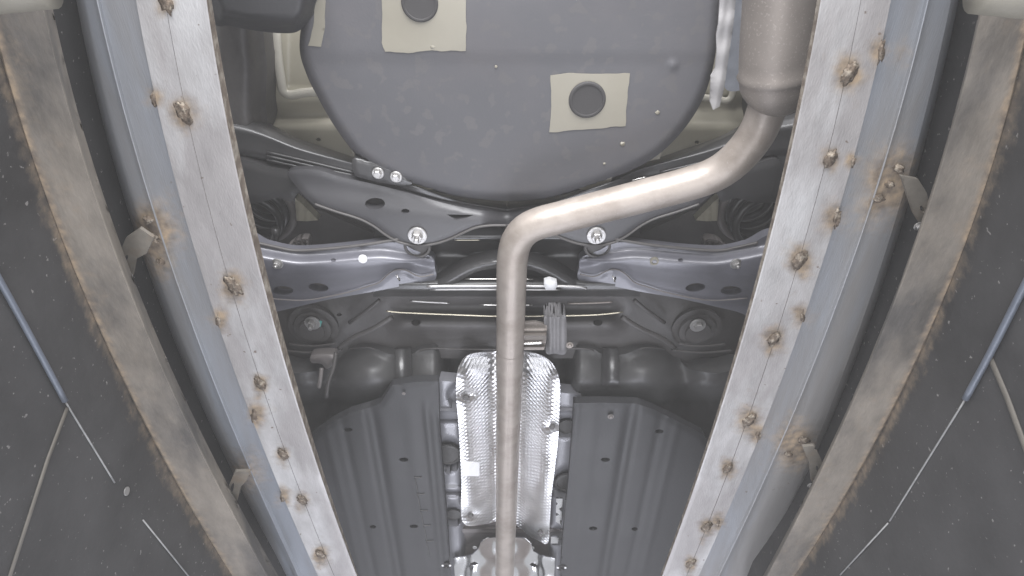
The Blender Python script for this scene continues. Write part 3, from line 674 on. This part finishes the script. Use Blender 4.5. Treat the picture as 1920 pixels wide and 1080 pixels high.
# central crossbeam between the arms with cables, and bright rods as painted edge highlights
loftx('centre_beam', [[(700,y,h),(800,y,h),(950,y,h),(1100,y,h),(1200,y,h)] for y, h in ((405,1.10),(425,1.06),(448,1.045),(452,1.06),(478,1.07),(500,1.05),(517,1.035),(524,1.015),(533,1.005),(543,1.005),(549,1.03),(556,1.08))], 'black_paint', car, 40)
for mm in (lambda l: l, mir):
    part('gusset', mm([(805,540),(845,512),(890,492),(945,482),(945,500),(900,508),(870,522),(838,542)]), 'black_paint', hf=lambda px, py, d: 1.0 + .01 * sstep(d, 0, 8) * 0 + .012 * (1 - sstep(d, 0, 9)), step=5, thick=.03)
for n, q, r, m in (('beam_glint', [(852,450,1.035),(880,450,1.035),(900,450,1.035)], .0012, 'gold_line'), ('beam_glint', [(872,523,1.01),(930,523,1.01),(1000,523.5,1.01)], .0013, 'bright_line'),
                   ('edge_highlight', [(800,537,.996),(850,536,.996),(950,536,.996),(1075,537,.996),(1100,541,.998)], .0026, 'zinc'), ('edge_highlight', [(806,543,.998),(880,542.5,.998),(1000,543,.998),(1050,543,1.0)], .0018, 'zinc'),
                   ('cable', [(770,564,1.03),(800,566,1.03),(843,568,1.03)], .0020, 'zinc'), ('cable', [(1064,569,1.03),(1110,568,1.03),(1148,566,1.03)], .0020, 'muffler_steel'),
                   ('cable', [(900,571,1.03),(950,572,1.03),(998,571.5,1.03)], .0016, 'bright_line'),
                   ('stabiliser_link', [(724,583,1.03),(752,586,1.03),(850,590,1.03),(940,593,1.03),(1050,592,1.03),(1120,590,1.03),(1168,585,1.03)], .0016, 'gold_line')):
    rod(n, q, r, m, car)
cp = part('cable_clip', [(1020,528),(1031,525),(1044,529),(1045,536),(1041,544),(1024,544),(1020,537)], 'white_plastic', hf=lambda px, py, d: .985 + .005 * (1 - sstep(d, 0, 4)), step=3, thick=.012, round_=False, label='small white plastic clip')

# front part of the subframe
def hfr(px, py, d):
    q = np.where(px > AX / 2, AX - px, px)
    h = 1.09 + .0 * px
    h = h - .03 * np.exp(-((q - 600) / 60.0) ** 2 - ((py - 620) / 45.0) ** 2)
    h = h - .02 * np.exp(-((py - 610) / 14.0) ** 2) * sstep(q, 720, 760)
    h = h + .02 * np.exp(-((py - 575) / 12.0) ** 2) * sstep(q, 720, 760)
    return h
fs_ = part('front_subframe', [(440,560),(560,552),(700,548),(800,542),(950,545)] + mir([(800,542),(700,548),(560,552),(440,560)]) + mir([(460,700),(620,690),(700,672)]) + [(700,672),(620,690),(460,700)], 'dark_steel', hf=hfr, step=8, thick=.05, round_=False,
           holes=[ellipse(780, 605, 9, 6), ellipse(1121, 605, 9, 6), ellipse(636, 590, 5, 3, 0, 8)])
for s, mm in ((-1, lambda l: l), (1, mir)):
    c = (586, 605) if s < 0 else (1308, 609)
    rb = lathe('mount_bushing', 'mount', [(0, -.8), (2.7, -.8), (2.75, -.35), (2.5, -.25), (2.1, -.28), (2.0, .05), (1.75, .12), (1.4, .1), (1.35, .4), (.9, .42)], V(c[0], c[1] + 12, 1.055), .0195, 'dark_steel', fs_, 40)
    bolt(c[0], c[1], 1.042, .0165, fs_, s < 0, 'zinc')
    if s < 0: tm = blob('paint_mark', V(c[0] + (12 if s < 0 else -8), c[1] + (3 if s < 0 else 12), 1.041), (.0045, .010, .0012), 'teal_mark', fs_, 400 + s, .5); tm['label'] = 'teal inspection paint mark'
    rod('strut', mm([(735,594,1.045),(700,616,1.04),(660,634,1.04),(636,652,1.05)]), .0058, 'dark_steel', fs_)
    rod('strut', mm([(712,562,1.06),(690,580,1.055),(655,605,1.06)]), .0042, 'dark_steel', fs_)
    for y, w_ in ((648, 44), (660, 56)):
        rod('tank_seam', mm([(586 - w_, y - 3, 1.05), (586, y + 1, 1.045), (586 + w_, y - 4, 1.05)]), .0026, 'dark_steel', fs_)

# fuel tank with straps
TT = [(500,705),(560,700),(612,690),(634,662),(660,651),(690,649),(712,657),(730,664),(768,665),(790,654),(815,651),(880,653),(950,653)]
def htank(px, py, d):
    q = np.where(px > AX / 2, AX - px, px)
    t = np.clip((py - 650) / 130.0, 0, 1)
    h = 1.085 - .075 * np.sin(np.clip(t * 1.25, 0, 1) * math.pi / 2) + .05 * sstep(py, 712, 760)
    h = h - .012 * np.exp(-((q - 690) / 32) ** 2 - ((py - 700) / 30) ** 2) + .012 * np.exp(-((q - 756) / 24) ** 2)
    h = h + .03 * np.exp(-((q - 620) / 30) ** 2) + .10 * sstep(q, 815, 850)
    return h
tank = part('fuel_tank', TT + mir(TT[::-1][1:]) + mir([(500,860)]) + [(500,860)], 'tank_plastic', hf=htank, step=7, thick=.05, edge=-.006, ew=5, label='black moulded fuel tank')
for mm in (lambda l: l, mir):
    sheet('tank_strap', mm([(741,655),(771,655),(772,706),(773,722),(742,722),(741,700)]), 'black_paint', tank, hf=lambda px, py, d: htank(px, py, d) - .012, step=5, thick=.006, round_=False)
    rod('tank_rim', mm([(655,654,1.075),(690,651,1.075),(712,659,1.075),(732,667,1.075),(746,667,1.075)]), .0024, 'dark_steel', tank)
    rod('tank_rim', mm([(775,667,1.075),(790,657,1.075),(812,653,1.075),(870,655,1.075),(940,655,1.075)]), .0024, 'dark_steel', tank)
wr = part('pipe_bracket', [(582,668),(600,664),(628,666),(624,684),(612,692),(602,682),(584,680)], 'brace_grey', hf=lambda px, py, d: 1.02 + .006 * (1 - sstep(d, 0, 5)), step=4, thick=.02)
rod('fuel_hose', [(603,690,1.0),(601,708,.99),(598,726,.99)], .0045, 'brace_grey', wr)
rod('fuel_hose', [(630,660,1.03),(625,690,1.01),(616,715,1.0),(612,745,1.0)], .0042, 'dark_steel', wr)

# plastic undercovers
def qline(px, py): return (px - 940.0) / (2199.0 - py)
def hcov(px, py, d):
    q = np.abs(qline(px, py) + .0)
    h = .985 + 0 * px
    for c, w_, a in ((.0985, .0032, -.008), (.0885, .0028, .006), (.083, .0024, -.006), (.120, .009, -.004), (.170, .006, .010), (.212, .004, .004), (.235, .004, -.003)):
        h = h + .55 * a * np.exp(-((q - c) / (w_ * 1.2)) ** 2) * sstep(py, 735, 790)
    h = h - .006 * sstep(q, .172, .185)
    h = h + .03 * (1 - sstep(py, 712, 726)) * 0
    return h
LC = [(560,850),(590,815),(622,792),(655,775),(690,765),(712,757),(722,742),(734,723),(780,716),(822,715),(824,800),(832,900),(840,1000),(848,1140),(560,1140)]
RC = [(1340,850),(1318,815),(1290,800),(1255,782),(1225,768),(1195,757),(1130,755),(1076,756),(1074,800),(1066,900),(1056,1000),(1046,1140),(1340,1140)]
lc = part('undercover', LC, 'cover_plastic', hf=hcov, step=5, thick=.02, edge=.004, ew=6, round_=False, holes=[ellipse(653, 806, 8, 4), ellipse(757, 862, 8.5, 4), ellipse(699, 988, 6, 3.4), ellipse(776, 987, 8, 3.6)], label='grey ribbed plastic undercover left of the tunnel')
rc = part('undercover', RC, 'cover_plastic', hf=hcov, step=5, thick=.02, edge=.004, ew=6, round_=False, holes=[ellipse(1236, 809, 8, 4), ellipse(1135, 862, 8.5, 4), ellipse(1190, 992, 6, 3.4), ellipse(1112, 991, 8, 3.6)], label='grey ribbed plastic undercover right of the tunnel')
for i, (x, y) in enumerate([(776,895),(781,926),(787,957),(793,985),(798,1014)]):
    rod('slot_rib', [(x, y, .9815), (x + 10, y + .5, .9815), (x + 15, y, .9815)], .0013, 'rubber', lc, 6)
    rod('slot_rib', [(x + 2, y + 3, .9815), (x + 4.5, y + 15, .9815), (x + 7, y + 28, .9815)], .0011, 'rubber', lc, 6)
bolt(1145, 781, .979, .007, rc, False, 'brace_grey')
bolt(757, 738, .979, .004, lc, False, 'brace_grey')
for x, y, p in ((837, 1060, lc), (1053, 1064, rc)):
    lathe('push_clip', 'clip', [(0, 0), (1.0, 0), (1.0, .15), (.8, .3), (.6, .3), (.55, .15), (.3, .15), (.25, .5), (.1, .55)], V(x, y, .984), .013, 'plug_rubber', p, 20)
    for dx in (-7, 7): lathe('clip_pin', 'pin', [(0, 0), (1, 0), (.9, .5), (.3, .8)], V(x + dx, y, .981), .0035, 'white_plastic', p, 10)

# transmission tunnel floor
def htun(px, py, d):
    h = 1.035 + .07 * (1 - sstep(np.abs(px - 950), 62, 92))
    for cx, cy, r, a in ((862, 742, 26, .02), (840, 852, 34, .03), (848, 965, 22, .025), (1062, 800, 22, .02), (1066, 905, 34, .03), (1046, 1003, 20, .02)):
        rr = np.hypot(px - cx, py - cy); h = h + a * (1 - sstep(rr, r * .75, r))
    for cy, a in ((772, -.012), (788, .015), (916, -.010), (922, .012), (935, -.008)): h = h + a * np.exp(-((py - cy) / 4.0) ** 2)
    return h
tun = part('tunnel_floor', [(808,712),(1090,740),(1090,1140),(815,1140)], 'body_grey', hf=htun, step=5, thick=.03, round_=False, label='grey painted tunnel floor beside the heat shield')
for cx, cy, r in ((838, 852, 27), (1064, 800, 18), (1066, 905, 26), (1046, 1003, 15), (850, 965, 15)):  # dark discs put the shade of the round recesses into colour
    lathe('recess_shade_disc', 'shade_disc', [(0, -.1), (1, -.1), (1, .06), (.85, .10), (.8, .03), (.3, .0)], V(cx, cy, 1.052), r / scale_at(cy, 1.05), 'rubber', tun, 32)
br = part('tunnel_brace', [(826,985),(852,976),(900,982),(960,974),(1010,978),(1062,1000),(1068,1050),(1060,1080),(840,1080),(830,1040)], 'brace_grey', hf=lambda px, py, d: 1.062 - .014 * np.exp(-((py - 995) / 5.0) ** 2) + .010 * np.exp(-((py - 1020) / 14) ** 2), step=5, thick=.02)
part('alloy_strip', [(1043,935),(1055,935),(1053,985),(1042,978)], 'foil_plain', hf=lambda px, py, d: 1.02 + .0002 * (py - 980), step=5, thick=.004, round_=False)
part('alloy_strip', [(1033,1006),(1048,1008),(1046,1019),(1033,1019)], 'foil_plain', hf=lambda px, py, d: 1.02 + .0002 * (py - 980), step=5, thick=.004, round_=False)

# embossed alloy heat shield arched over the pipe
HS = [(855,740),(857,700),(864,680),(876,667),(898,661),(930,659),(975,658),(1008,664),(1030,676),(1043,694),(1050,722),(1049,770),(1046,830),(1040,880),(1034,930),(1031,975),(1027,1018),(1008,1013),(990,1003),(975,990),(955,978),(935,976),(908,983),(868,979),(865,900),(860,800)]
def hshield(px, py, d):
    c = 952 - (py - 660) * .004; hw = 97 - (py - 660) * .045
    e = np.clip(np.abs(px - c) / hw, 0, 1.1)
    h = 1.055 - .050 * sstep(e, .25, 1.0)
    h = h + .028 * (1 - sstep(py, 658, 712))
    for bx, by in ((875, 742), (1035, 797), (883, 963), (1013, 994)):
        h = h + .010 * np.exp(-(((px - bx) / 15) ** 2 + ((py - by) / 9) ** 2))
    h = h + .0015 * np.sin(px * .07 + py * .031) * np.sin(py * .043)
    return h
hs_ = part('heat_shield', HS, 'foil', hf=hshield, step=4.5, thick=.0025, edge=-.002, ew=4, label='embossed silver foil heat shield above the pipe')
for bx, by in ((875, 742), (1035, 797), (883, 963), (1013, 994)):
    lathe('shield_nut', 'nut', NUT, V(bx, by, float(hshield(np.array([bx * 1.]), np.array([by * 1.]), 0)[0]) - .001), .012, 'dark_steel', hs_, 6, smooth=False)
sheet('flat_pad', [(868,868),(899,868),(899,893),(868,893)], 'white_plastic', hs_, hf=lambda px, py, d: hshield(px, py, d) - .003, step=5, thick=.003, round_=False)
# front heat shield at the bottom of the view
def hfs(px, py, d):
    e = np.clip(np.abs(px - 946) / 95.0, 0, 1.1)
    h = 1.03 - .03 * sstep(e, .2, .6) + .02 * sstep(e, .6, .8)
    return h + .004 * np.sin(px * .11 + 1) * np.sin(py * .13)
fsx = part('front_heat_shield', [(850,1046),(868,1045),(886,1040),(897,1030),(902,1016),(914,1009),(930,1008),(970,1008),(985,1010),(996,1020),(1000,1034),(1014,1042),(1041,1047),(1039,1080),(1036,1150),(858,1150),(853,1080)], 'foil_plain', hf=hfs, step=4, thick=.003, round_=False,
           holes=[np.array([(880,1062),(883,1056),(889,1053),(895,1055),(897,1058),(889,1060)]), np.array([(993,1058),(998,1055),(1004,1057),(1007,1061),(1003,1064),(997,1062)])], label='smooth bright front heat shield with slots')
for c in ((890, 1027), (998, 1028)):
    lathe('shield_tab', 'cap', [(0, -.3), (1, -.3), (1, .1), (.9, .2), (.1, .22)], V(c[0], c[1], 1.045), .006, 'white_plastic', br, 16)
